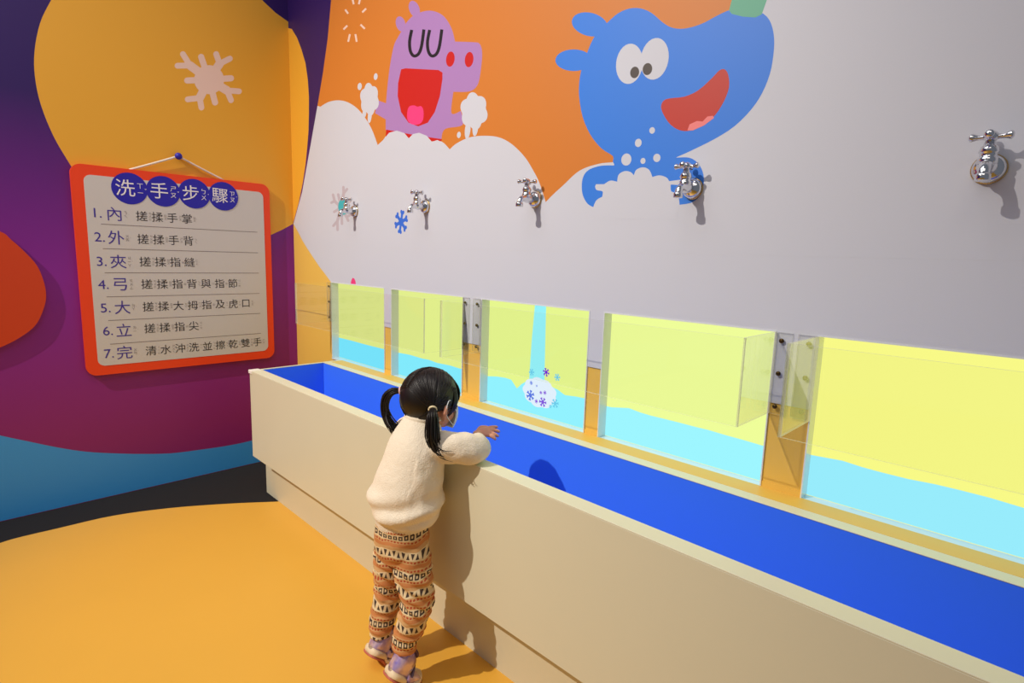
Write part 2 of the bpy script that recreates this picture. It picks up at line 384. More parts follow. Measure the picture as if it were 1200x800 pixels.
def capsules(name, plane, strokes, m, parent, layer, extra=()):
    bm = bmesh.new(); polys = []
    for x0, y0, x1, y1, w_ in strokes:
        a = math.atan2(y1-y0, x1-x0); P = []
        for k in range(9): t = a-math.pi/2+math.pi*k/8; P.append((x1+w_*math.cos(t), y1+w_*math.sin(t)))
        for k in range(9): t = a+math.pi/2+math.pi*k/8; P.append((x0+w_*math.cos(t), y0+w_*math.sin(t)))
        polys.append(P)
    polys += list(extra)
    for P in polys:
        layer += .03
        q = [on(1, YB-.00005*layer, *p) if plane == 'B' else on(0, XL+.00005*layer, *p) for p in P]
        bm.faces.new([bm.verts.new(v) for v in q])
    return obj(name, bm, m, parent)
def flake_pts(cx, cz, r, arms, rot, wd, fork=.35):
    """snowflake outline as separate convex strokes in wall units -> list of polygons"""
    out = []
    out.append([(cx+r*.42*math.cos(2*math.pi*k/16), cz+r*.42*math.sin(2*math.pi*k/16)) for k in range(16)])
    def cap(x0, z0, x1, z1, w_):
        a = math.atan2(z1-z0, x1-x0); P = []
        for k in range(7): t = a-math.pi/2+math.pi*k/6; P.append((x1+w_*math.cos(t), z1+w_*math.sin(t)))
        for k in range(7): t = a+math.pi/2+math.pi*k/6; P.append((x0+w_*math.cos(t), z0+w_*math.sin(t)))
        return P
    for i in range(arms):
        a = rot+2*math.pi*i/arms
        L = r*(1 if i % 2 == 0 or arms < 8 else .72)
        tx, tz = cx+L*.78*math.cos(a), cz+L*.78*math.sin(a)
        out.append(cap(cx, cz, tx, tz, wd))
        if fork and (i % 2 == 0 or arms < 8):
            for s in (-1, 1):
                b = a+s*.75; out.append(cap(tx, tz, tx+r*fork*math.cos(b), tz+r*fork*math.sin(b), wd))
    return out
def flake(name, plane, px, r, arms, rot, wd, m, parent, layer, fork=.35, squash=1):
    bm = bmesh.new()
    c = on(1, YB, *px) if plane == 'B' else on(0, XL, *px)
    cu = c.x if plane == 'B' else c.y
    for P in flake_pts(0, 0, r, arms, rot, wd, fork):
        layer += .02
        if plane == 'B': vs = [bm.verts.new((cu+p[0]*squash, YB-.00005*layer, c.z+p[1])) for p in P]
        else: vs = [bm.verts.new((XL+.00005*layer, cu+p[0]*squash, c.z+p[1])) for p in P]
        bm.faces.new(vs)
    return obj(name, bm, m, parent)
g4 = lambda *a: (380+a[0]/4.286, 180+a[1]/4.286, 380+a[2]/4.286, 180+a[3]/4.286, a[4])
capsules('painted_snowflake', 'B', [g4(85,270,97,200,1.7), g4(97,200,96,168,1.5), g4(97,200,114,178,1.5), g4(85,270,70,205,1.5), g4(85,270,52,238,1.7), g4(52,238,44,206,1.5), g4(52,238,36,246,1.5), g4(85,270,50,292,1.5),
    g4(85,270,66,338,1.7), g4(66,338,46,362,1.5), g4(66,338,67,382,1.5), g4(85,270,89,352,1.5), g4(85,270,112,318,1.7), g4(112,318,120,336,1.5), g4(112,318,130,308,1.5), g4(85,270,128,240,1.7)], M['greyflake'], wb, 2, [ell(400, 243, 4.5, 8)])
decal('painted_teal_dot', ell(402.5, 242, 6.2, 9.5), M['teal'], wb, layer=4)
flake('painted_snowflake', 'B', (470, 260), .047, 6, .3, .008, M['blueflake'], wb, 2, .25)
decal('painted_pink_shape', [(411,332.4),(411.5,329),(413,325.5),(415,326),(416.5,329),(417,333)], M['pink'], wb, layer=2)

# ---- print on the left wall
arc = [(82,192.5),(63,160),(48,123),(41,90),(40.5,60),(47,27),(60,0),(74,-22),(95,-45)]
L_blob = cr([Vector((x, y, 0)) for x, y in [(120,250),(100,222)] + arc], 4)
ptsL = [(v.x, v.y) for v in L_blob] + [(260,-50),(290,-18),(307,0),(323,15),(333,24),(340.3,32.5),(345.4,262),(331,269),(318,275),(290,285),(220,290),(150,275)]
def yclip(v): v.y = -.0042 if v.y > -.03 else v.y; v.z = min(v.z, ZTOP-.01); return v
decal('painted_yellow_circle', ptsL, M['yellow'], wl, 'L', 1, clip=yclip)
wave = [(-60,496),(0,510),(33,517),(67,524),(100,529),(133,531),(167,531.7),(200,531),(233,527),(267,522),(295,516),(340,503)]
q = [on(0, .0006, *p) for p in wave]; q = [Vector((v.x, min(v.y, -.0005), v.z)) for v in q]
q = [Vector((.0006, -4.9, .30)), Vector((.0006, -3.4, .42)), Vector((.0006, -2.2, .40))] + q
flat('painted_blue_wave', cr(q, 3) + [Vector((.0006, q[-1].y, .0)), Vector((.0006, q[0].y, .0))], M['blue_wall'], wl, Vector((1, 0, 0)))
c3 = lambda *a: tuple(v/3 for v in a[:4]) + (a[4],)
st = [c3(735,280,668,230,5), c3(668,230,643,190,3.4), c3(668,230,624,231,3.4), c3(735,280,707,200,3.6), c3(735,280,772,224,5), c3(772,224,760,190,3.4), c3(772,224,808,206,3.4),
      c3(735,280,812,275,3.6), c3(735,280,798,318,5), c3(798,318,840,321,3.4), c3(798,318,812,352,3.4), c3(735,280,756,360,3.6), c3(735,280,702,344,5), c3(702,344,708,378,3.4), c3(702,344,660,349,3.4), c3(735,280,658,283,3.6)]
capsules('painted_snowflake', 'L', st, M['flake'], wl, 2.2, [ell(245, 93.3, 17.5, 17)])

# ------------------------------------------------------------------ raised disc panel on the left wall
t_ = .022
dp = [(0,271),(13.5,281),(29,295),(43,310.6),(50.6,327.5),(54,344),(52,359),(43,379),(27,393),(0,407),(-40,418),(-75,405),(-95,350),(-80,295),(-40,262)]
q = cr([on(0, t_, *p) for p in dp], 5, True)
bm = bmesh.new()
A = [bm.verts.new((t_, p.y, p.z)) for p in q]; B = [bm.verts.new((.0014, p.y, p.z)) for p in q]
bm.faces.new(A); bm.faces.new(B[::-1])
for i in range(len(q)): j = (i+1) % len(q); bm.faces.new((A[i], B[i], B[j], A[j]))
tag(obj('wall_cutout', bm, M['disc']), 'rounded burnt orange cut-out panel raised from the purple wall', 'panel')

# ------------------------------------------------------------------ instruction board
BC = Vector((0, -.595, 1.117)); BW, BH = .892, .985
def glyph(txt, y, z, size, plane_x):
    cu = bpy.data.curves.new('t', 'FONT'); cu.body = txt; cu.size = size; cu.align_x = 'CENTER'; cu.align_y = 'CENTER'
    cu.resolution_u = 3; cu.fill_mode = 'BOTH'
    t = bpy.data.objects.new('t', cu); COL.objects.link(t)
    me = t.evaluated_get(bpy.context.evaluated_depsgraph_get()).to_mesh()
    xs = [v.co.x for v in me.vertices]; ys = [v.co.y for v in me.vertices]
    mx_, my_ = (max(xs)+min(xs))/2, (max(ys)+min(ys))/2
    V = [(plane_x, y+v.co.x-mx_, z+v.co.y-my_) for v in me.vertices]; F = [tuple(p.vertices) for p in me.polygons]
    bpy.data.objects.remove(t); bpy.data.curves.remove(cu); return V, F
def lettering(name, items, m, parent, plane_x, joined=False):
    """items: (text, y, z, size); letters lie on the board plane, read along +y"""
    if not joined:
        for it in items:
            V, F = glyph(*it, plane_x); me = bpy.data.meshes.new(name); me.from_pydata(V, [], F); link(name, me, m, parent)
        return
    verts, faces = [], []
    for it in items:
        V, F = glyph(*it, plane_x); n0 = len(verts); verts += V; faces += [tuple(n0+i for i in f) for f in F]
    me = bpy.data.meshes.new(name); me.from_pydata(verts, [], faces)
    tag(link(name, me, m, parent), kind='stuff')
def rrect(y0, y1, z0, z1, r, n=8):
    P = []
    for cy, cz, a0 in ((y1-r, z1-r, 0), (y0+r, z1-r, 90), (y0+r, z0+r, 180), (y1-r, z0+r, 270)):
        for k in range(n+1):
            a = math.radians(a0+90*k/n); P.append((cy+r*math.cos(a), cz+r*math.sin(a)))
    return P
def slab(P, x0, x1):
    bm = bmesh.new(); A = [bm.verts.new((x1, y, z)) for y, z in P]; B = [bm.verts.new((x0, y, z)) for y, z in P]
    bm.faces.new(A); bm.faces.new(B[::-1])
    for i in range(len(P)): j = (i+1) % len(P); bm.faces.new((A[i], B[i], B[j], A[j]))
    return bm
board = empty('instruction_board', (0, -.595, .625))
tag(board, 'white handwashing step board with orange red border hung on purple wall', 'sign')
y0, y1, z0, z1 = BC.y-BW/2, BC.y+BW/2, BC.z-BH/2, BC.z+BH/2
XB = .024
obj('backing_panel', slab(rrect(y0, y1, z0, z1, .044), .0025, XB), M['board_red'], board)
obj('face_panel', slab(rrect(y0+.047, y1-.036, z0+.045, z1-.045, .03), XB-.001, XB+.0012), M['board_white'], board)
X1 = XB+.0018
def bp(px, py): v = on(0, XB, px, py); return v.y, v.z
BOP = {'搓':'ㄘㄨㄛ','揉':'ㄖㄡˊ','手':'ㄕㄡˇ','掌':'ㄓㄤˇ','背':'ㄅㄟˋ','指':'ㄓˇ','縫':'ㄈㄥˊ','與':'ㄩˇ','節':'ㄐㄧㄝˊ','大':'ㄉㄚˋ','拇':'ㄇㄨˇ','及':'ㄐㄧˊ','虎':'ㄏㄨˇ','口':'ㄎㄡˇ','尖':'ㄐㄧㄢ','清':'ㄑㄧㄥ','水':'ㄕㄨㄟˇ','沖':'ㄔㄨㄥ','洗':'ㄒㄧˇ','並':'ㄅㄧㄥˋ','擦':'ㄘㄚ','乾':'ㄍㄢ','雙':'ㄕㄨㄤ','內':'ㄋㄟˋ','外':'ㄨㄞˋ','夾':'ㄐㄧㄚˊ','弓':'ㄍㄨㄥ','立':'ㄌㄧˋ','完':'ㄨㄢˊ','步':'ㄅㄨˋ','驟':'ㄗㄡˋ'}
def bopo(ch, y, z, s):
    out = []; tone = None; t = BOP[ch]
    if t[-1] in 'ˊˇˋ': tone, t = t[-1], t[:-1]
    for k, c in enumerate(t): out.append((c, y, z+((len(t)-1)/2-k)*s*1.05, s))
    if tone: out.append((tone, y+s*.75, z+s*.1, s))
    return out
# title: four blue discs
disc_px = [(151.9,220.9,'洗'),(191.3,224.2,'手'),(227.7,227,'步'),(261.8,230,'驟')]
for i, (px, py, ch) in enumerate(disc_px):
    y, z = bp(px, py)
    d_ = obj('title_disc', slab([(y+.074*math.cos(a), z+.074*math.sin(a)) for a in (2*math.pi*k/36 for k in range(36))], XB+.0012, XB+.0022+.0003*i), M['ink_blue'], board)
    lettering('character', [(ch, y-.018, z+.002, .084)], M['ink_white'], d_, XB+.0030+.0003*i)
    lettering('phonetic_marks', bopo(ch, y+.043, z, .03), M['ink_white'], d_, XB+.0030+.0003*i, True)
rows = [((114.4,250.2),(134,250.6),'內',(166,253.9),(219,255.6),'搓揉手掌'),
        ((116.6,278.3),(136,278.3),'外',(167.5,280),(220.6,282),'搓揉手背'),
        ((119,306.4),(138.6,306.4),'夾',(170,306.6),(222,307),'搓揉指縫'),
        ((121,333.6),(141,333),'弓',(172,333),(272.6,331.6),'搓揉指背與指節'),
        ((123.6,360.6),(143.4,360),'大',(173.6,359),(288,355.4),'搓揉大拇指及虎口'),
        ((126.4,388),(145,386.4),'立',(175.4,384),(227,382),'搓揉指尖'),
        ((127.6,414.6),(146,412.6),'完',(177,410.6),(301.4,400.4),'清水沖洗並擦乾雙手')]
for i, (n_, k_, kc, a_, b_, txt) in enumerate(rows):
    ya, za = bp(*a_); yb, zb = bp(*b_); z = (za+zb)/2; yk, zk = bp(*k_); yn, zn = bp(*n_)
    lettering('character', [(str(i+1)+'.', yn, zk, .062), (kc, yk, zk, .070)], M['ink_violet'], board, X1)
    its = []; small = bopo(kc, yk+.045, zk, .017)
    N = len(txt)
    for j, ch in enumerate(txt):
        y = ya+(yb-ya)*j/(N-1); its.append((ch, y, z, .052)); small += bopo(ch, y+.035, z, .0135)
    lettering('character', its, M['ink_dark'], board, X1)
    lettering('phonetic_marks', small, M['ink_grey'], board, X1, True)
for (a, b), (c, d) in (((104.7,262.7),(304,271.2)),((107.3,291.3),(304.5,295.7)),((110,320.4),(305,319)),((112.4,348.6),(307,343)),((115.6,376.4),(308,366.4)),((117,404),(309.6,390))):
    ya, za = bp(a, b); yb, zb = bp(c, d); z = (za+zb)/2
    bx('divider_line', (XB+.0012, XB+.0017, y0+.10, y1-.075, z-.0014, z+.0014), M['ink_grey'], board)
pegy, pegz = -.598, 1.700
bm = bmesh.new(); ball(bm, (.024, pegy, pegz), .017, seg=16); tube(bm, [(.001, pegy, pegz), (.02, pegy, pegz)], [.006, .006], n=10, sub=1)
obj('peg', bm, M['ink_blue'], board, True)
for yy in (on(0, .02, 152, 198).y, on(0, .02, 263, 208).y):
    bm = bmesh.new(); tube(bm, [(.02, pegy, pegz), (.016, (pegy+yy)/2, (pegz+z1)/2-.002), (.012, yy, z1-.002)], [.0052]*3, n=8)
    obj('cord', bm, M['string'], board, True)

# ------------------------------------------------------------------ display screens in the openings
grn = [(216, 226, 132), (222, 234, 138), (226, 242, 140), (234, 248, 150), (243, 244, 132)]
wat = [(118, 226, 250), (130, 234, 252), (146, 242, 255), (158, 246, 255), (152, 236, 252)]
tops = [[(398,395.6),(412,399),(430,404),(452,409.4)],
        [(466.5,413),(480,415.5),(495,420),(503,421.5),(512,425),(527,428),(535,430.5),(543.5,433)],
        [(570.6,440.4),(582,441),(592,442.5),(599,444.7),(605.7,455),(611,450),(618,446),(640,450),(653.6,456.4),(662,462.8),(675,464.5),(687.6,467)],
        [(716,477),(737,478),(750,483),(762,486.6),(780,491),(796,495),(815,500),(830,503.6),(851.5,510),(870,515),(896,522.7)],
        [(947,532),(987.5,539.7),(1010,547),(1030,552.5),(1064,561),(1095,567),(1123.5,573.7),(1160,583),(1200,595)]]
slab_lbl = ['leftmost lit display screen, in the wall beside the purple corner, behind the acrylic guard',
            'second lit display screen from the left, with rising water, above the head of the child',
            'lit display screen showing a falling water stream, white foam and small purple flakes',
            'lit display screen between the foam stream screen and the large one at right edge',
            'rightmost lit display screen, cut by the right edge of the photo']
for i, (a, b) in enumerate(SX):
    e = empty('display_screen', ((a+b)/2, DEP, ZB)); tag(e, slab_lbl[i], 'screen', 'lit screens set into the wall above the ledge')
    g = emis('screen glow %d' % i, grn[i], 1.05); wm = emis('screen water %d' % i, wat[i])
    bx('display_panel', (a+.001, b-.001, DEP, DEP+.02, ZB+.004, ZT-.001), g, e)
    P = []
    for p in tops[i]:
        v = on(1, DEP-.0006, *p); P.append((v.x, v.z))
    P = [(min(max(x, a+.004), b-.004), z) for x, z in P]
    P = [(a+.002, P[0][1])] + P + [(b-.002, P[-1][1])]
    flat('water_image', [Vector((x, DEP-.0006, z)) for x, z in P] + [Vector((b-.002, DEP-.0006, ZB+.005)), Vector((a+.002, DEP-.0006, ZB+.005))], wm, e, Vector((0, -1, 0)))
    if i == 2:
        q = [on(1, DEP-.001, *p) for p in ((627,356.5),(640,358),(639,400),(638,447),(620,446),(623,400))]
        q[0].z = q[1].z = ZT-.003
        flat('water_stream_image', q, emis('stream', (150, 242, 250)), e, Vector((0, -1, 0)))
        P = []
        c = on(1, DEP-.0014, 632, 460)
        for k in range(60):
            t = 2*math.pi*k/60; m_ = 1+.10*abs(math.sin(4.5*t))
            P.append(Vector((c.x+.078*m_*math.cos(t), DEP-.0014, c.z+.052*m_*math.sin(t))))
        flat('foam_image', P, emis('foam', (225, 240, 252)), e, Vector((0, -1, 0)))
        fc = [emis('f violet', (130, 90, 220)), emis('f blue', (90, 120, 225)), emis('f purple', (120, 40, 215)), emis('f pale', (110, 205, 235))]
        for (px, py, r_, k) in ((640,436,.014,2),(621.5,463,.018,1),(636,471,.016,0),(653,442,.012,3),(650.5,472.5,.015,3),(622.5,448.5,.007,1),(633.8,460,.006,2),(638.5,460,.007,2),(628.5,470,.007,2),(645,476,.006,3),(629,452,.004,1),(623,436,.012,3)):
            bm = bmesh.new(); c = on(1, DEP-.002, px, py)
            for Q in flake_pts(c.x, c.z, r_, 6, .4*k, r_*.16, .25):
                bm.faces.new([bm.verts.new((x, DEP-.002, z)) for x, z in Q])
            obj('flake_image', bm, fc[k], e)
    bm = bmesh.new(); o_ = .004; yf = -.0055                        # reveal lining, its front lip just proud
    for d in ((a-.0, a+.003, yf, DEP, ZB, ZT), (b-.003, b, yf, DEP, ZB, ZT), (a+.003, b-.003, yf, DEP, ZT-.003, ZT), (a+.003, b-.003, yf-.004, DEP, ZB-.001, ZB+.004)):
        box(bm, *d)
    obj('reveal_lining', bm, M['reveal'], e)

# ------------------------------------------------------------------ acrylic splash guards
def guard(xl, xr, right_tab, left_tab, label):
    g = empty('splash_guard', ((xl+xr)/2, -.1, .873)); tag(g, label, 'guard', 'clear acrylic splash guards over the screens')
    z0, z1, D, th = .873, 1.084, .205, .006
    def pane(name, d):
        """faces clear, narrow edges polished"""
        bm = bmesh.new(); fs = box(bm, *d); bm.normal_update()
        dims = (d[1]-d[0], d[3]-d[2], d[5]-d[4]); th_ax = dims.index(min(dims))
        bmesh.ops.recalc_face_normals(bm, faces=bm.faces)
        for f in bm.faces:
            n = [abs(c) for c in f.normal]; f.material_index = 0 if n.index(max(n)) == th_ax else 1
        o = obj(name, bm, M['acrylic'], g); o.data.materials.append(M['edge']); return o
    pane('front_pane', (xl, xr, -D, -D+th, z0, z1))
    for s, x, tab in ((-1, xl, left_tab), (1, xr, right_tab)):
        x0, x1 = (x, x+th) if s < 0 else (x-th, x)
        pane('side_pane', (x0, x1, -D+th+.0005, YB-.0035, z0, z1))
        if tab:
            ta, tb = (x-.040, x) if s < 0 else (x, x+.038)
            pane('mounting_tab', (ta, tb, YB-.0055, YB-.0012, z0, z1))
            for z in (1.063, .979, .893):
                bm = bmesh.new(); xc = (ta+tb)/2 + s*(-.006)
                tube(bm, [(xc, YB-.005, z), (xc, YB-.0085, z), (xc, YB-.0105, z)], [.006, .006, .003], n=12, sub=1)
                obj('screw', bm, M['screw'], g, True)
    return g
guard(SX[0][0]-.002, 1.556, 1, 1, 'clear acrylic splash guard over the two left screens, nearest the purple corner')
guard(1.656, 2.781, 1, 1, 'clear acrylic splash guard in the middle, over the water stream screen and its right neighbour')
guard(2.872, 4.05, 1, 1, 'clear acrylic splash guard at the right, cut by the right edge of the photo')

# ------------------------------------------------------------------ trough
XT, YF, YI, YB2, YLg = .540, -.482, -.430, -.113, -.072
ZP, XP, YP = .243, .455, -.388
tr = empty('wash_trough', (2.2, -.25, 0)); tag(tr, 'long cream play trough with a blue inside standing under the screens', 'trough')
XR = 4.4
bx('front_panel', (XT, XR, YF, YF+.018, ZP, ZL-.0005), M['cream'], tr, .001)
bx('rim', (XT+.001, XR, YF+.0002, YI, ZL-.0004, ZL+.003), M['rim'], tr, .0012)
bx('end_rim', (XT, XT+.016, YI+.0005, -.005, ZL-.0004, ZL+.0028), M['rim'], tr, .001)
bx('back_rim', (XT+.017, XR, YB2, YLg, ZL-.0004, ZL+.002), M['rim'], tr, .001)
bx('end_panel', (XT, XT+.014, YF+.0185, -.005, ZP, ZL-.0008), M['cream'], tr)
bx('end_lining', (XT+.0145, XT+.018, YI+.0, YB2, .30, ZL-.001), M['basin'], tr)
bx('back_lining', (XT+.0185, XR, YB2, YB2+.012, .30, ZL-.001), M['basin'], tr)
bx('front_lining', (XT+.0185, XR, YI-.012, YI, .30, ZL-.001), M['basin'], tr)
bx('basin_floor', (XT+.0185, XR, YI+.0005, YB2-.0005, .29, .31), M['basin'], tr)
bx('underside', (XT+.0145, XR, YF+.0185, -.005, ZP+.002, ZP+.02), M['cream'], tr)
bx('plinth', (XP, XR, YP, -.005, .0, ZP), M['cream'], tr)
bx('ledge', (XT+.017, XR, YLg+.0003, -.0032, ZL-.02, ZL+.002), M['ochre'], tr)
bx('corner_cap', (XT-.008, XT+.03, YF-.004, YF+.045, ZL-.012, ZL+.0055), mat('white corner cap', (246, 238, 230), .4), tr, .003)

# ------------------------------------------------------------------ taps
def make_tap(loc, hrot):
    t = empty('wall_tap', loc); X, Y, Z = loc
    L = lambda p: (X+p[0], Y+p[1], Z+p[2])
    bm = bmesh.new(); tube(bm, [L((0,0,0)), L((0,-.003,0)), L((0,-.005,0))], [.0295, .0295, .027], n=28, sub=1)
    obj('wall_ring', bm, M['brass'], t, True)
    bm = bmesh.new(); tube(bm, [L((0,-.004,0)), L((0,-.012,0)), L((0,-.018,0)), L((0,-.023,0))], [.0275, .0265, .021, .012], n=28, sub=3)
    obj('escutcheon', bm, M['chrome'], t, True)
    bm = bmesh.new()
    tube(bm, [L((0,-.010,0)), L((0,-.018,0)), L((0,-.030,0)), L((0,-.044,0)), L((0,-.056,-.001)), L((0,-.068,-.003)), L((0,-.077,-.011)), L((0,-.080,-.022))], [.0125, .0125, .0145, .0165, .0125, .0105, .0100, .0098], n=18)
    obj('spout', bm, M['chrome'], t, True)
    bm = bmesh.new(); tube(bm, [L((0,-.0798,-.019)), L((0,-.0802,-.021)), L((0,-.081,-.031)), L((0,-.081,-.032))], [.0112, .0128, .0128, .0105], n=18, sub=1)
    obj('nozzle', bm, M['chrome'], t, True)
    bm = bmesh.new(); tube(bm, [L((0,-.046,.004)), L((0,-.046,.014)), L((0,-.046,.0165)), L((0,-.046,.024)), L((0,-.046,.0255)), L((0,-.046,.036)), L((0,-.046,.038)), L((0,-.046,.050))], [.0165, .0165, .0140, .0140, .0165, .0130, .0100, .0075], n=18, sub=1)
    obj('bonnet', bm, M['chrome'], t, True)
    bm = bmesh.new()
    ball(bm, L((0,-.046,.055)), (.0125,.0125,.0105), seg=14)
    for k in range(4):
        a = hrot+k*math.pi/2; c, s = math.cos(a), math.sin(a)
        tube(bm, [L((c*.005,-.046+s*.005,.054)), L((c*.018,-.046+s*.018,.054)), L((c*.026,-.046+s*.026,.055)), L((c*.031,-.046+s*.031,.055)), L((c*.034,-.046+s*.034,.055))], [.0055, .0045, .0072, .0078, .004], n=10)
    obj('cross_handle', bm, M['chrome'], t, True)
    return t
tap0 = make_tap((.706, YB, 1.452), .35)
tl = ['chrome wall tap in front of the grey snowflake with a teal centre', 'chrome wall tap just above the small blue snowflake',
      'chrome wall tap beside the orange point of the wall print, right of the lilac animal', 'chrome wall tap over the paw of the blue animal print',
      'large nearest chrome wall tap alone on white wall at right edge']
for i, (x, a) in enumerate(((.706, .35), (1.293, .2), (1.929, .5), (2.519, .1), (3.149, .0))):
    if i == 0: t = tap0
    else:
        t = tap0.copy(); COL.objects.link(t)
        for ch in [c for c in tap0.children]:
            c = ch.copy(); COL.objects.link(c); c.parent = t
            if ch.name.startswith('cross_handle'):
                me = ch.data.copy(); px_, py_ = tap0.location.x, tap0.location.y-.046
                R = Matrix.Translation((px_, py_, 0)) @ Matrix.Rotation(a-.35, 4, 'Z') @ Matrix.Translation((-px_, -py_, 0))
                me.transform(R); c.data = me
        t.location = (x, YB, 1.452)
    tag(t, tl[i], 'tap', 'chrome taps in a row on the wall')

# ------------------------------------------------------------------ the child
skin = mat('skin', (226, 160, 130), .5); skin.node_tree.nodes['Principled BSDF'].inputs['Subsurface Weight'].default_value = .08
skin.node_tree.nodes['Principled BSDF'].inputs['Subsurface Scale'].default_value = .004
ch = empty('person', (1.98, -.62, 0))
tag(ch, 'toddler with two black pigtails, cream sweater and patterned leggings leaning on the trough', 'person')
fdir = Vector((-.06, .98, -.26)).normalized()
rdir = fdir.cross(Vector((0, 0, 1))).normalized(); udir = rdir.cross(fdir)
HM = Matrix((rdir, fdir, udir)).transposed()          # local head axes: right, forward, up
HC = Vector((2.020, -.520, .834))
def Hp(x, y, z): return HC + HM @ Vector((x, y, z))
bm = bmesh.new()
ball(bm, Hp(0, -.004, .008), (.070, .080, .074), HM, 28)            # skull
ball(bm, Hp(0, .022, -.030), (.056, .052, .052), HM, 24)            # jaw and cheeks
for s in (-1, 1): ball(bm, Hp(s*.032, .043, -.030), (.024, .022, .022), HM, 14)
ball(bm, Hp(0, .068, -.066+.0), (.014, .012, .010), HM, 12)         # chin
tube(bm, [Hp(0, .068, .005), Hp(0, .078, -.012), Hp(0, .084, -.020)], [.005, .007, .009], n=10)
for s in (-1, 1): ball(bm, Hp(s*.009, .077, -.022), .006, seg=10)
for s in (-1, 1):                                                   # ears
    tube(bm, [Hp(s*.062, .000, -.008), Hp(s*.076, -.008, -.004), Hp(s*.080, -.010, -.022), Hp(s*.073, -.002, -.044), Hp(s*.060, .004, -.042)], [.005, .006, .006, .006, .005], n=10)
    ball(bm, Hp(s*.066, -.001, -.024), (.007, .013, .019), HM, 12)
BR = Vector((.99, -.12, 0))
tube(bm, [Hp(0, -.008, -.045), (2.02, -.546, .775), (2.02, -.560, .735)], [.035, .033, .040], n=18)
tube(bm, [(2.02, -.560, .75), (2.02, -.568, .70), (2.015, -.582, .62), (2.008, -.596, .54), (2.005, -.602, .46), (2.003, -.603, .38)], [(.052, .04), (.075, .052), (.072, .058), (.070, .064), (.072, .062), (.066, .055)], right=BR, n=24)
arms = {1: [(2.075, -.562, .728), (2.118, -.535, .722), (2.158, -.482, .712), (2.138, -.440, .722), (2.104, -.412, .732)],
        -1: [(1.965, -.560, .728), (1.925, -.530, .720), (1.900, -.478, .712), (1.904, -.435, .716), (1.900, -.405, .714)]}
for s, P in arms.items(): tube(bm, P, [.026, .023, .021, .018, .0135], n=14)
for s, (hx, kx, ax, kz, az) in {-1: (1.958, 1.928, 1.925, .235, .10), 1: (2.048, 2.075, 2.053, .268, .12)}.items():
    tube(bm, [(hx, -.604, .42), ((hx+kx)/2, -.603, .33), (kx, -.60, kz), ((kx+ax)/2, -.618, (kz+az)/2), (ax, -.628, az), (ax, -.626, az-.045)], [.044, .042, .033, .031, .023, .021], n=16)
def hand(bm, wrist, pdir, ndir, s):
    """palm and five unequal curled fingers; pdir along the hand, ndir out of the back of the hand"""
    p = Vector(pdir).normalized(); n = Vector(ndir); n = (n-p*n.dot(p)).normalized(); r = p.cross(n)*s   # r: towards the thumb side
    W = Vector(wrist)
    ax = Matrix((r, p, n)).transposed()
    ball(bm, W+p*.022, (.0200, .024, .0105), ax, 18)
    ball(bm, W+p*.034+r*.002, (.0195, .012, .0095), ax, 16)
    for k, (off, L, sp) in enumerate(((.0145, .032, .38), (.0050, .036, .10), (-.0048, .033, -.18), (-.0140, .026, -.46))):
        b = W+p*.038+r*off; d = (p+r*sp).normalized()
        c = .35+.12*k
        q1 = b+d*L*.38-n*L*.05; q2 = q1+(d-n*c).normalized()*L*.34; q3 = q2+(d-n*c*1.8).normalized()*L*.28
        tube(bm, [b-d*.012, b, q1, q2, q3, q3+(d-n*c*2).normalized()*.003], [.0060, .0062, .0058, .0054, .0048, .0025], n=10)
    b = W+p*.010+r*.013-n*.002
    tube(bm, [b, b+(r*.7+p*.5).normalized()*.014, b+(r*.55+p*.8).normalized()*.026-n*.004, b+(r*.4+p).normalized()*.036-n*.007], [.0075, .0066, .0058, .0040], n=10)
hand(bm, (2.096, -.412, .730), (.66, .70, .16), (.15, -.45, .85), -1)
hand(bm, (1.900, -.405, .714), (-.55, .8, -.05), (0, .0, 1), 1)
fused('body', bm, skin, ch, .0024, 3, .5)

eyem = mat('eye white', (235, 232, 228), .2); irm = mat('dark iris', (30, 18, 12), .15); brow = mat('dark brow', (32, 24, 22), .7)
for s in (-1, 1):
    bm = bmesh.new(); ball(bm, Hp(s*.030, .0600, .006), (.0115, .0085, .0085), HM, 16); e_ = obj('eye', bm, eyem, ch, True)
    bm = bmesh.new(); ball(bm, Hp(s*.030, .0660, .006), (.0062, .0036, .0064), HM, 12); obj('iris', bm, irm, e_, True)
    bm = bmesh.new(); tube(bm, [Hp(s*.016, .0695, .026), Hp(s*.030, .0670, .030), Hp(s*.043, .0590, .027)], [.0012, .0018, .001], n=6); obj('eyebrow', bm, brow, ch, True)
# face mask with ear loops
maskm = mat('white mask', (236, 240, 244), .7, bump=.15, bscale=120)
bm = bmesh.new(); G = {}
for i in range(15):
    for j in range(9):
        u = (i/14-.5)*2; v = (j/8-.5)*2
        a = u*1.12; y = .026+.066*math.cos(a)*(1-.10*v*v)+ .006*math.cos(u*1.5)*(1-v*v); x = .064*math.sin(a)*(1-.06*(v < 0)*v*v)
        G[i, j] = bm.verts.new(Hp(x, y, -.036+v*.030+(1-abs(u))*.006*v))
for i in range(14):
    for j in range(8): bm.faces.new((G[i, j], G[i+1, j], G[i+1, j+1], G[i, j+1]))
mk = obj('face_mask', bm, maskm, ch, True)
sd = mk.modifiers.new('thickness', 'SOLIDIFY'); sd.thickness = .0015; sd.offset = 1
for s in (-1, 1):
    bm = bmesh.new(); tube(bm, [Hp(s*.058, .056, -.018), Hp(s*.074, .010, .012), Hp(s*.084, -.010, .008), Hp(s*.080, -.004, -.026), Hp(s*.057, .054, -.058)], [.0012]*5, n=6); obj('ear_loop', bm, maskm, mk, True)

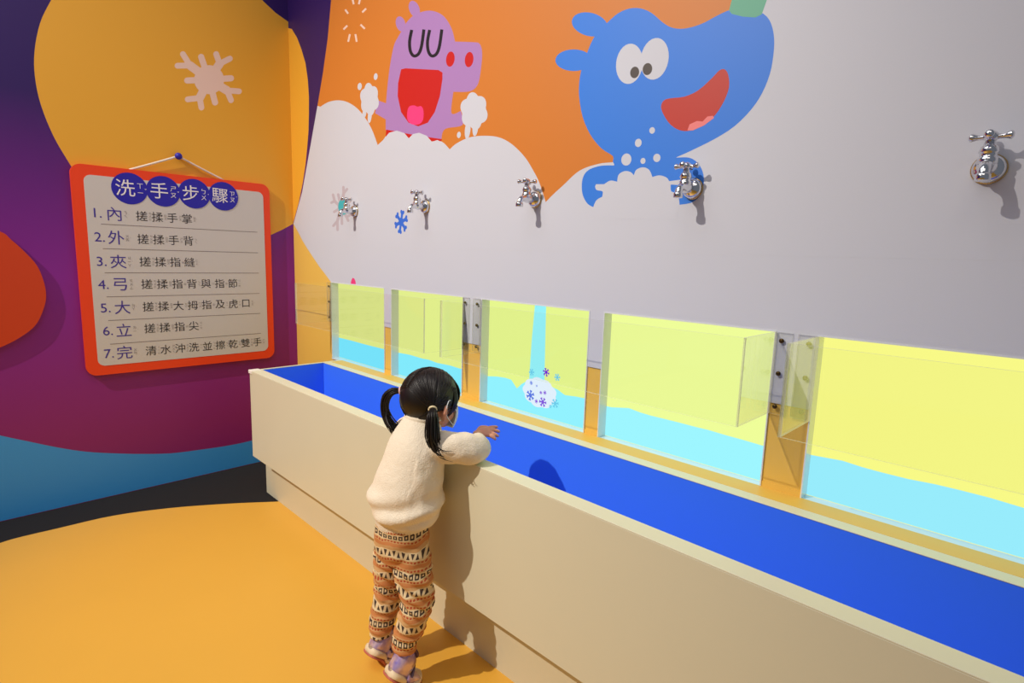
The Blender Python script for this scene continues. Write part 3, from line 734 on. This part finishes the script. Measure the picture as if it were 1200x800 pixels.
# hair: cap, strands gathered to the two ties, pigtails
hairm = mat('black hair', (24, 16, 13), .42, spec=.45)
hn = hairm.node_tree; tcn = hn.nodes.new('ShaderNodeTexCoord'); nz = hn.nodes.new('ShaderNodeTexNoise'); nz.inputs['Scale'].default_value = 60
cr_ = hn.nodes.new('ShaderNodeValToRGB'); cr_.color_ramp.elements[0].color = lin((8, 6, 6)); cr_.color_ramp.elements[1].color = lin((30, 19, 14))
hn.links.new(tcn.outputs['Object'], nz.inputs['Vector']); hn.links.new(nz.outputs['Fac'], cr_.inputs[0]); hn.links.new(cr_.outputs[0], hn.nodes['Principled BSDF'].inputs['Base Color'])
RX, RY, RZ = .0775, .0885, .0835
hc0 = (0, -.006, .010)
def surf(th, ph, k=1.0):   # th: azimuth from +Y(forward) to +X(right), ph: elevation
    return Hp(hc0[0]+RX*k*math.sin(th)*math.cos(ph), hc0[1]+RY*k*math.cos(th)*math.cos(ph), hc0[2]+RZ*k*math.sin(ph))
bm = bmesh.new(); rows_ = []
NT, NP = 48, 22
def lowest(th):
    a = abs((th+math.pi) % (2*math.pi)-math.pi)         # 0 front, pi back
    if a < .85: return .30
    if a < 1.25: return .30+(a-.85)/.4*(-.40)
    if a < 1.8: return -.10-(a-1.25)/.55*.28
    return -.38-min(1, (a-1.8)/.6)*.68
for j in range(NP+1):
    row = []
    for i in range(NT):
        th = 2*math.pi*i/NT; lo_ = lowest(th); ph = lo_+(math.pi/2-lo_)*j/NP
        k = 1+.006*math.sin(th*19+j*.3)
        row.append(bm.verts.new(surf(th, min(ph, math.pi/2-.001), k)))
    rows_.append(row)
inner = [bm.verts.new(surf(2*math.pi*i/NT, lowest(2*math.pi*i/NT), .90)) for i in range(NT)]
for j in range(NP):
    for i in range(NT):
        i2 = (i+1) % NT; bm.faces.new((rows_[j][i], rows_[j][i2], rows_[j+1][i2], rows_[j+1][i]))
for i in range(NT): i2 = (i+1) % NT; bm.faces.new((inner[i], inner[i2], rows_[0][i2], rows_[0][i]))
hair = obj('hair', bm, hairm, ch, True)
TR, TLh = (math.radians(118), -.30), (math.radians(-128), .0)      # ties: right low, left higher
def great(a, b, n=7, k=1.012):
    """strand over the head surface between two (th, ph) points"""
    va = Vector((math.sin(a[0])*math.cos(a[1]), math.cos(a[0])*math.cos(a[1]), math.sin(a[1])))
    vb = Vector((math.sin(b[0])*math.cos(b[1]), math.cos(b[0])*math.cos(b[1]), math.sin(b[1])))
    out = []
    for i in range(n):
        v = va.lerp(vb, i/(n-1)).normalized()*k
        out.append(Hp(hc0[0]+RX*v.x, hc0[1]+RY*v.y, hc0[2]+RZ*v.z))
    return out
bm = bmesh.new()
for s, T in ((1, TR), (-1, TLh)):
    for k in range(150):
        u = k/149
        if u < .6:      # from the middle parting, front to back over the crown
            t = u/.6; ang = -0.15+t*2.75      # angle over the top from the forehead
            ph = math.pi/2-abs(ang-1.25) if True else 0
            th0 = 0 if ang < 1.25 else math.pi
            a = (th0+s*.03, min(ph, 1.55))
        else:           # hair line at nape and by the ear
            t = (u-.6)/.4; th0 = s*(math.radians(78)+t*math.radians(100)); a = (th0, lowest(th0)+.03)
        P = great(a, (T[0]+random.uniform(-.05, .05), T[1]+random.uniform(-.05, .05)), 7, 1.008+random.uniform(0, .014))
        tube(bm, P, [.0006, .0013, .0015, .0015, .0015, .0014, .001], n=5, sub=1)
obj('hair_strands', bm, hairm, hair, True)
bm = bmesh.new()        # fringe
for k in range(70):
    th = -.85+1.7*k/69; P = [surf(th, .85, 1.01), surf(th, .55, 1.03), surf(th, .30, 1.045), surf(th*1.0, .08+random.uniform(-.04, .04), 1.02)]
    tube(bm, P, [.001, .002, .0019, .0006], n=5, sub=2)
for s in (-1, 1):       # loose locks before the ears
    for k in range(14):
        th = s*(1.05+.25*k/13); P = [surf(th, .5, 1.01), surf(th, .1, 1.03), surf(th-.0, -.25, 1.03), surf(th, -.5+random.uniform(-.12, .1), 1.0)]
        tube(bm, P, [.001, .002, .0017, .0005], n=5, sub=2)
obj('fringe', bm, hairm, hair, True)
def pigtail(name, path, wid, tie, tiec, n=84):
    bm = bmesh.new(); path = [Vector(p) for p in path]
    C = cr(path, 6)
    tube(bm, path, [w_*.58 for w_ in wid[:-2]]+[wid[-2]*.3, .001], n=10, sub=4)
    for k in range(n):
        a = random.uniform(0, 2*math.pi); rr = math.sqrt(random.random()); L = random.uniform(.8, 1.06)
        e1, e2 = math.cos(a)*rr, math.sin(a)*rr; P = []
        fl_ = Vector((random.uniform(-1, 1), random.uniform(-1, 1), random.uniform(-.9, .6)))*(.012 if k % 6 else .03)
        for i, p in enumerate(path):
            t = i/(len(path)-1); tt = (path[min(i+1, len(path)-1)]-path[max(i-1, 0)]).normalized()
            x_ = tt.cross(Vector((.7, -.7, .1))).normalized(); y_ = tt.cross(x_)
            P.append(p+(x_*e1+y_*e2)*wid[i]*1.05+fl_*max(0, t-.55)*2.2)
        tube(bm, P, [.0009]+[.0015]*(len(P)-2)+[.0004], n=5, sub=3)
    o = obj(name, bm, hairm, ch, True)
    bm = bmesh.new()
    d = (path[1]-path[0]).normalized(); x_ = d.cross(Vector((0, .3, 1))).normalized(); y_ = d.cross(x_); c0 = path[0]+d*.004
    ringp = [c0+(x_*math.cos(t)+y_*math.sin(t))*.0095 for t in (2*math.pi*q/16 for q in range(17))]
    tube(bm, ringp, [.0035]*17, n=8, sub=1)
    obj('hair_tie', bm, mat(tie, tiec, .6), o, True)
    return o
pr = surf(*TR, 1.0); plf = surf(*TLh, 1.0)
pigtail('pigtail', [pr, pr+Vector((.018, -.014, -.012)), pr+Vector((.022, -.018, -.045)), pr+Vector((.024, -.018, -.080)), pr+Vector((.034, -.010, -.108)), pr+Vector((.046, .002, -.114))], [.007, .013, .018, .019, .011, .003], 'cream tie', (232, 214, 170))
pigtail('pigtail', [plf, plf+Vector((-.018, -.018, -.002)), plf+Vector((-.034, -.030, -.022)), plf+Vector((-.040, -.032, -.058)), plf+Vector((-.030, -.026, -.092)), plf+Vector((-.008, -.018, -.116))], [.006, .0095, .012, .010, .006, .003], 'pink tie', (236, 190, 190))

# sweater
swm = mat('cream fleece', (242, 228, 204), .85, bump=.5, bscale=260, vary=.03, vscale=30)
bm = bmesh.new()
tube(bm, [(2.004, -.606, .476), (2.004, -.606, .490), (2.005, -.604, .502), (2.007, -.603, .514), (2.010, -.600, .542), (2.014, -.592, .590), (2.020, -.580, .650), (2.021, -.568, .705), (2.021, -.557, .748), (2.020, -.548, .782)],
     [(.084, .074), (.086, .076), (.090, .080), (.108, .091), (.118, .098), (.114, .094), (.104, .084), (.097, .076), (.076, .064), (.052, .052)], right=BR, n=36, sub=3)
for s, P in {1: [(2.070, -.562, .722), (2.112, -.540, .722), (2.150, -.500, .718), (2.164, -.466, .714), (2.132, -.430, .722)],
             -1: [(1.970, -.560, .722), (1.930, -.536, .722), (1.902, -.496, .716), (1.900, -.455, .714), (1.918, -.425, .728)]}.items():
    tube(bm, P, [.045, .044, .045, .041, .027], n=20)
def folds(v):
    d = 0
    w_ = max(0, min(1, (.66-v.z)/.10))*max(0, min(1, (v.z-.50)/.022))
    if w_ > 0:      # sagging cloth above the waistband
        q_ = (v.x-2.0)*.7+(v.y+.6)*.7
        d += .007*noise.noise(Vector((v.x*5+v.y*4, v.y*4, v.z*16+q_*9)))*w_
        ph = (v.z-.51)*85-q_*30+1.6*noise.noise(Vector((v.x*9, v.y*9, v.z*6)))
        d += .0075*math.sin(ph)*w_*max(0, 1-abs(v.z-.555)/.075)
    if v.x > 2.10 or v.y > -.50: d += .0045*noise.noise(v*28)
    d += .0006*noise.noise(v*70)
    if v.z < .499: d = -.002+.0007*math.sin(math.atan2(v.y+.606, v.x-2.004)*64)
    return d
fused('sweater', bm, swm, ch, .0038, 4, .5, folds)
bm = bmesh.new()       # neck band
rp = [Vector((2.022, -.543, .792))+BR*.049*math.cos(t)+Vector((.12, .97, .0))*.048*math.sin(t) for t in (2*math.pi*k/24 for k in range(25))]
tube(bm, rp, [.0100]*25, n=8, sub=1); obj('collar', bm, swm, ch, True)

# leggings with knitted bands
def leg_mat():
    m = bpy.data.materials.new('patterned knit'); m.use_nodes = True; nt = m.node_tree; b = nt.nodes['Principled BSDF']; b.inputs['Roughness'].default_value = .85
    N = nt.nodes.new; Lk = nt.links.new
    tc = N('ShaderNodeTexCoord'); sp = N('ShaderNodeSeparateXYZ'); Lk(tc.outputs['Object'], sp.inputs[0])
    def mth(op, a, b_=None, c=None):
        n = N('ShaderNodeMath'); n.operation = op
        for i, v in enumerate((a, b_, c)):
            if v is None: continue
            if isinstance(v, (int, float)): n.inputs[i].default_value = v
            else: Lk(v, n.inputs[i])
        return n.outputs[0]
    nz = N('ShaderNodeTexNoise'); nz.inputs['Scale'].default_value = 14; Lk(tc.outputs['Object'], nz.inputs['Vector'])
    wob = mth('MULTIPLY', mth('SUBTRACT', nz.outputs['Fac'], .5), .034)
    z = mth('ADD', sp.outputs[2], wob)
    u = mth('MULTIPLY', mth('ADD', sp.outputs[0], sp.outputs[1]), .7071)
    PER = .108
    fz = mth('FRACT', mth('DIVIDE', z, PER))
    rp = N('ShaderNodeValToRGB'); rp.color_ramp.interpolation = 'CONSTANT'; el = rp.color_ramp.elements
    cream, orange, tan = lin((228, 204, 160)), lin((200, 130, 74)), lin((206, 160, 104))
    stops = [(0, tan), (.09, orange), (.19, tan), (.28, cream), (.48, tan), (.58, orange), (.68, tan), (.78, cream)]
    el[0].position = 0; el[0].color = stops[0][1]; el[1].position = stops[1][0]; el[1].color = stops[1][1]
    for p, c in stops[2:]: e = el.new(p); e.color = c
    Lk(fz, rp.inputs[0])
    def band(z0, z1): return mth('MULTIPLY', mth('GREATER_THAN', fz, z0), mth('LESS_THAN', fz, z1))
    # squares (hollow) in band .36-.54
    def local(z0, z1): return mth('SUBTRACT', mth('MULTIPLY', mth('DIVIDE', mth('SUBTRACT', fz, z0), z1-z0), 2), 1)
    def lu(per, off=0): return mth('SUBTRACT', mth('MULTIPLY', mth('FRACT', mth('ADD', mth('DIVIDE', u, per), off)), 2), 1)
    v1 = local(.28, .48); u1 = lu(.0155)
    m1 = mth('MAXIMUM', mth('ABSOLUTE', v1), mth('ABSOLUTE', u1))
    sq = mth('MULTIPLY', mth('MULTIPLY', mth('LESS_THAN', m1, .72), mth('GREATER_THAN', m1, .30)), band(.28, .48))
    # triangles, alternately up and down, in band .79-1
    v2 = local(.79, 1.0); u2 = lu(.026); u2b = mth('ABSOLUTE', mth('SUBTRACT', mth('ABSOLUTE', u2), .5))
    sg = mth('SIGN', u2)
    tri_ = mth('MULTIPLY', mth('LESS_THAN', u2b, mth('MULTIPLY', mth('ADD', mth('MULTIPLY', v2, sg), .8), .25)), band(.82, .98))
    dk = mth('MAXIMUM', sq, tri_)
    # small red dots in the tan bands
    u3 = lu(.0095); d3a = mth('POWER', local(.20, .27), 2); d3 = mth('MULTIPLY', mth('LESS_THAN', mth('ADD', d3a, mth('POWER', u3, 2)), .5), band(.20, .27))
    d4a = mth('POWER', local(.49, .56), 2); d4 = mth('MULTIPLY', mth('LESS_THAN', mth('ADD', d4a, mth('POWER', u3, 2)), .5), band(.49, .56))
    d5a = mth('POWER', local(.70, .77), 2); d5 = mth('MULTIPLY', mth('LESS_THAN', mth('ADD', d5a, mth('POWER', u3, 2)), .5), band(.70, .77))
    rd = mth('MAXIMUM', mth('MAXIMUM', d3, d4), d5)
    mx = N('ShaderNodeMixRGB'); Lk(rd, mx.inputs[0]); Lk(rp.outputs[0], mx.inputs[1]); mx.inputs[2].default_value = lin((176, 74, 40))
    mx2 = N('ShaderNodeMixRGB'); Lk(dk, mx2.inputs[0]); Lk(mx.outputs[0], mx2.inputs[1]); mx2.inputs[2].default_value = lin((66, 50, 42))
    Lk(mx2.outputs[0], b.inputs['Base Color']); return m
bm = bmesh.new()
tube(bm, [(2.004, -.606, .500), (2.004, -.606, .45), (2.003, -.605, .41), (2.003, -.605, .375)], [(.082, .072), (.086, .076), (.088, .076), (.074, .064)], right=BR, n=30)
LG = {-1: (1.956, 1.928, 1.925, .235, .10), 1: (2.050, 2.075, 2.053, .268, .12)}
for s, (hx, kx, ax, kz, az) in LG.items():
    tube(bm, [(hx, -.604, .44), (hx, -.604, .40), ((hx+kx)/2, -.603, .33), (kx, -.600, kz), ((kx+ax)/2, -.615, (kz+az)/2), (ax, -.626, az+.030), (ax, -.630, az-.006)], [.044, .053, .052, .046, .042, .037, .033], n=24)
def lfold(v):
    d = .004*noise.noise(Vector((v.x*18, v.y*18, v.z*55)))
    if v.z < .19: d += .002*math.sin(v.z*260+v.x*40)
    if .22 < v.z < .37: d += .0036*math.sin(v.z*190+(v.x+v.y)*75+2*noise.noise(v*14))
    return d
fused('leggings', bm, leg_mat(), ch, .0036, 4, .5, lfold)

# shoes, heels raised
def irid():
    m = mat('lilac pearly leather', (196, 170, 214), .25, .35); nt = m.node_tree; b = nt.nodes['Principled BSDF']
    tc = nt.nodes.new('ShaderNodeTexCoord'); nz = nt.nodes.new('ShaderNodeTexNoise'); nz.inputs['Scale'].default_value = 30
    c = nt.nodes.new('ShaderNodeValToRGB'); c.color_ramp.elements[0].position = .35; c.color_ramp.elements[0].color = lin((150, 130, 205))
    c.color_ramp.elements[1].position = .65; c.color_ramp.elements[1].color = lin((235, 205, 205))
    nt.links.new(tc.outputs['Object'], nz.inputs['Vector']); nt.links.new(nz.outputs['Fac'], c.inputs[0]); nt.links.new(c.outputs[0], b.inputs['Base Color']); return m
pearl = irid(); solem = mat('cream rubber sole', (236, 214, 176), .5); tread = mat('pink rubber tread', (196, 104, 84), .6)
cuffm = mat('dark purple shoe lining', (88, 56, 78), .7); strapm = mat('dark glitter strap', (110, 88, 104), .4, .2)
def shoe(cx, by, yaw, ang, label_side):
    """local: y forward from the heel (0) to the toe (.135), ball of the foot at .085 on the floor"""
    BL = .085
    def T(x, y, z):
        if y < BL:
            k = min(1, (BL-y)/.025); a = ang*k*.5 if k < 1 else ang
            # smooth hinge at the ball
            yy = y-BL; off = 0; x *= 1.2; z *= 1.25+.35*min(1, max(0, (BL-y)/.05)); yy *= 1.0
            Y = yy*math.cos(a)+ (z*math.sin(a)); Zz = -yy*math.sin(a)+z*math.cos(a)
        else: Y = y-BL; x *= 1.14; z *= 1.25; Zz = z
        c, s = math.cos(yaw), math.sin(yaw)
        return Vector((cx+x*c+Y*s, by-x*s+Y*c, Zz+.001))
    def prof(y):   # half width along the shoe
        pts = [(0, .012), (.006, .021), (.02, .0255), (.05, .0235), (.085, .030), (.11, .0295), (.125, .023), (.133, .012), (.136, .004)]
        for (a, wa), (b, wb_) in zip(pts, pts[1:]):
            if a <= y <= b: return wa+(wb_-wa)*(y-a)/(b-a)
        return .004
    ys = [0, .003, .008, .016, .028, .04, .052, .064, .074, .082, .09, .1, .11, .12, .128, .133, .136]
    def loft(z_of, grow, n=20, flat_=.0):
        bm = bmesh.new(); rg = []
        for y in ys:
            w_ = prof(y)*grow; z0_, z1_ = z_of(y); row = []
            for k in range(n):
                t = 2*math.pi*k/n; cx_, sz = math.cos(t), math.sin(t)
                e = .55; X_ = w_*math.copysign(abs(cx_)**e, cx_); Z_ = (z0_+z1_)/2+(z1_-z0_)/2*math.copysign(abs(sz)**(e if flat_ else .8), sz)
                row.append(bm.verts.new(T(X_, y, Z_)))
            rg.append(row)
        for A, B in zip(rg, rg[1:]):
            for k in range(n): bm.faces.new((A[k], A[(k+1) % n], B[(k+1) % n], B[k]))
        bm.faces.new(rg[0][::-1]); bm.faces.new(rg[-1]); return bm
    root = obj('shoe', loft(lambda y: (.010, .058-.0+(.006 if y < .03 else 0)-max(0, y-.045)*.48-max(0, y-.115)*.8), 1.0), pearl, ch, True)
    obj('sole', loft(lambda y: (.003, .016), 1.10, flat_=1), solem, root, True)
    obj('tread', loft(lambda y: (-.0005, .004), 1.06, flat_=1), tread, root, True)
    bm = bmesh.new(); P = [T(.022*math.cos(t), .030+.026*math.sin(t), .060-.006*math.sin(t)) for t in (2*math.pi*k/20 for k in range(21))]
    tube(bm, P, [.0048]*21, n=8, sub=1); obj('padded_collar', bm, cuffm, root, True)
    for yy, zz in ((.060, .0425), (.076, .038)):
        bm = bmesh.new(); P = [T(x, yy, zz-abs(x/.026)**2.4*.022+.002) for x in (-.0265, -.022, -.014, 0, .014, .022, .0265)]
        tube(bm, P, [(.0015, .006)]*7, n=8, sub=2); obj('strap', bm, strapm, root, True)
    return root
shoe(2.052, -.626, .10, .72, 1)
shoe(1.926, -.614, -.02, .68, -1)
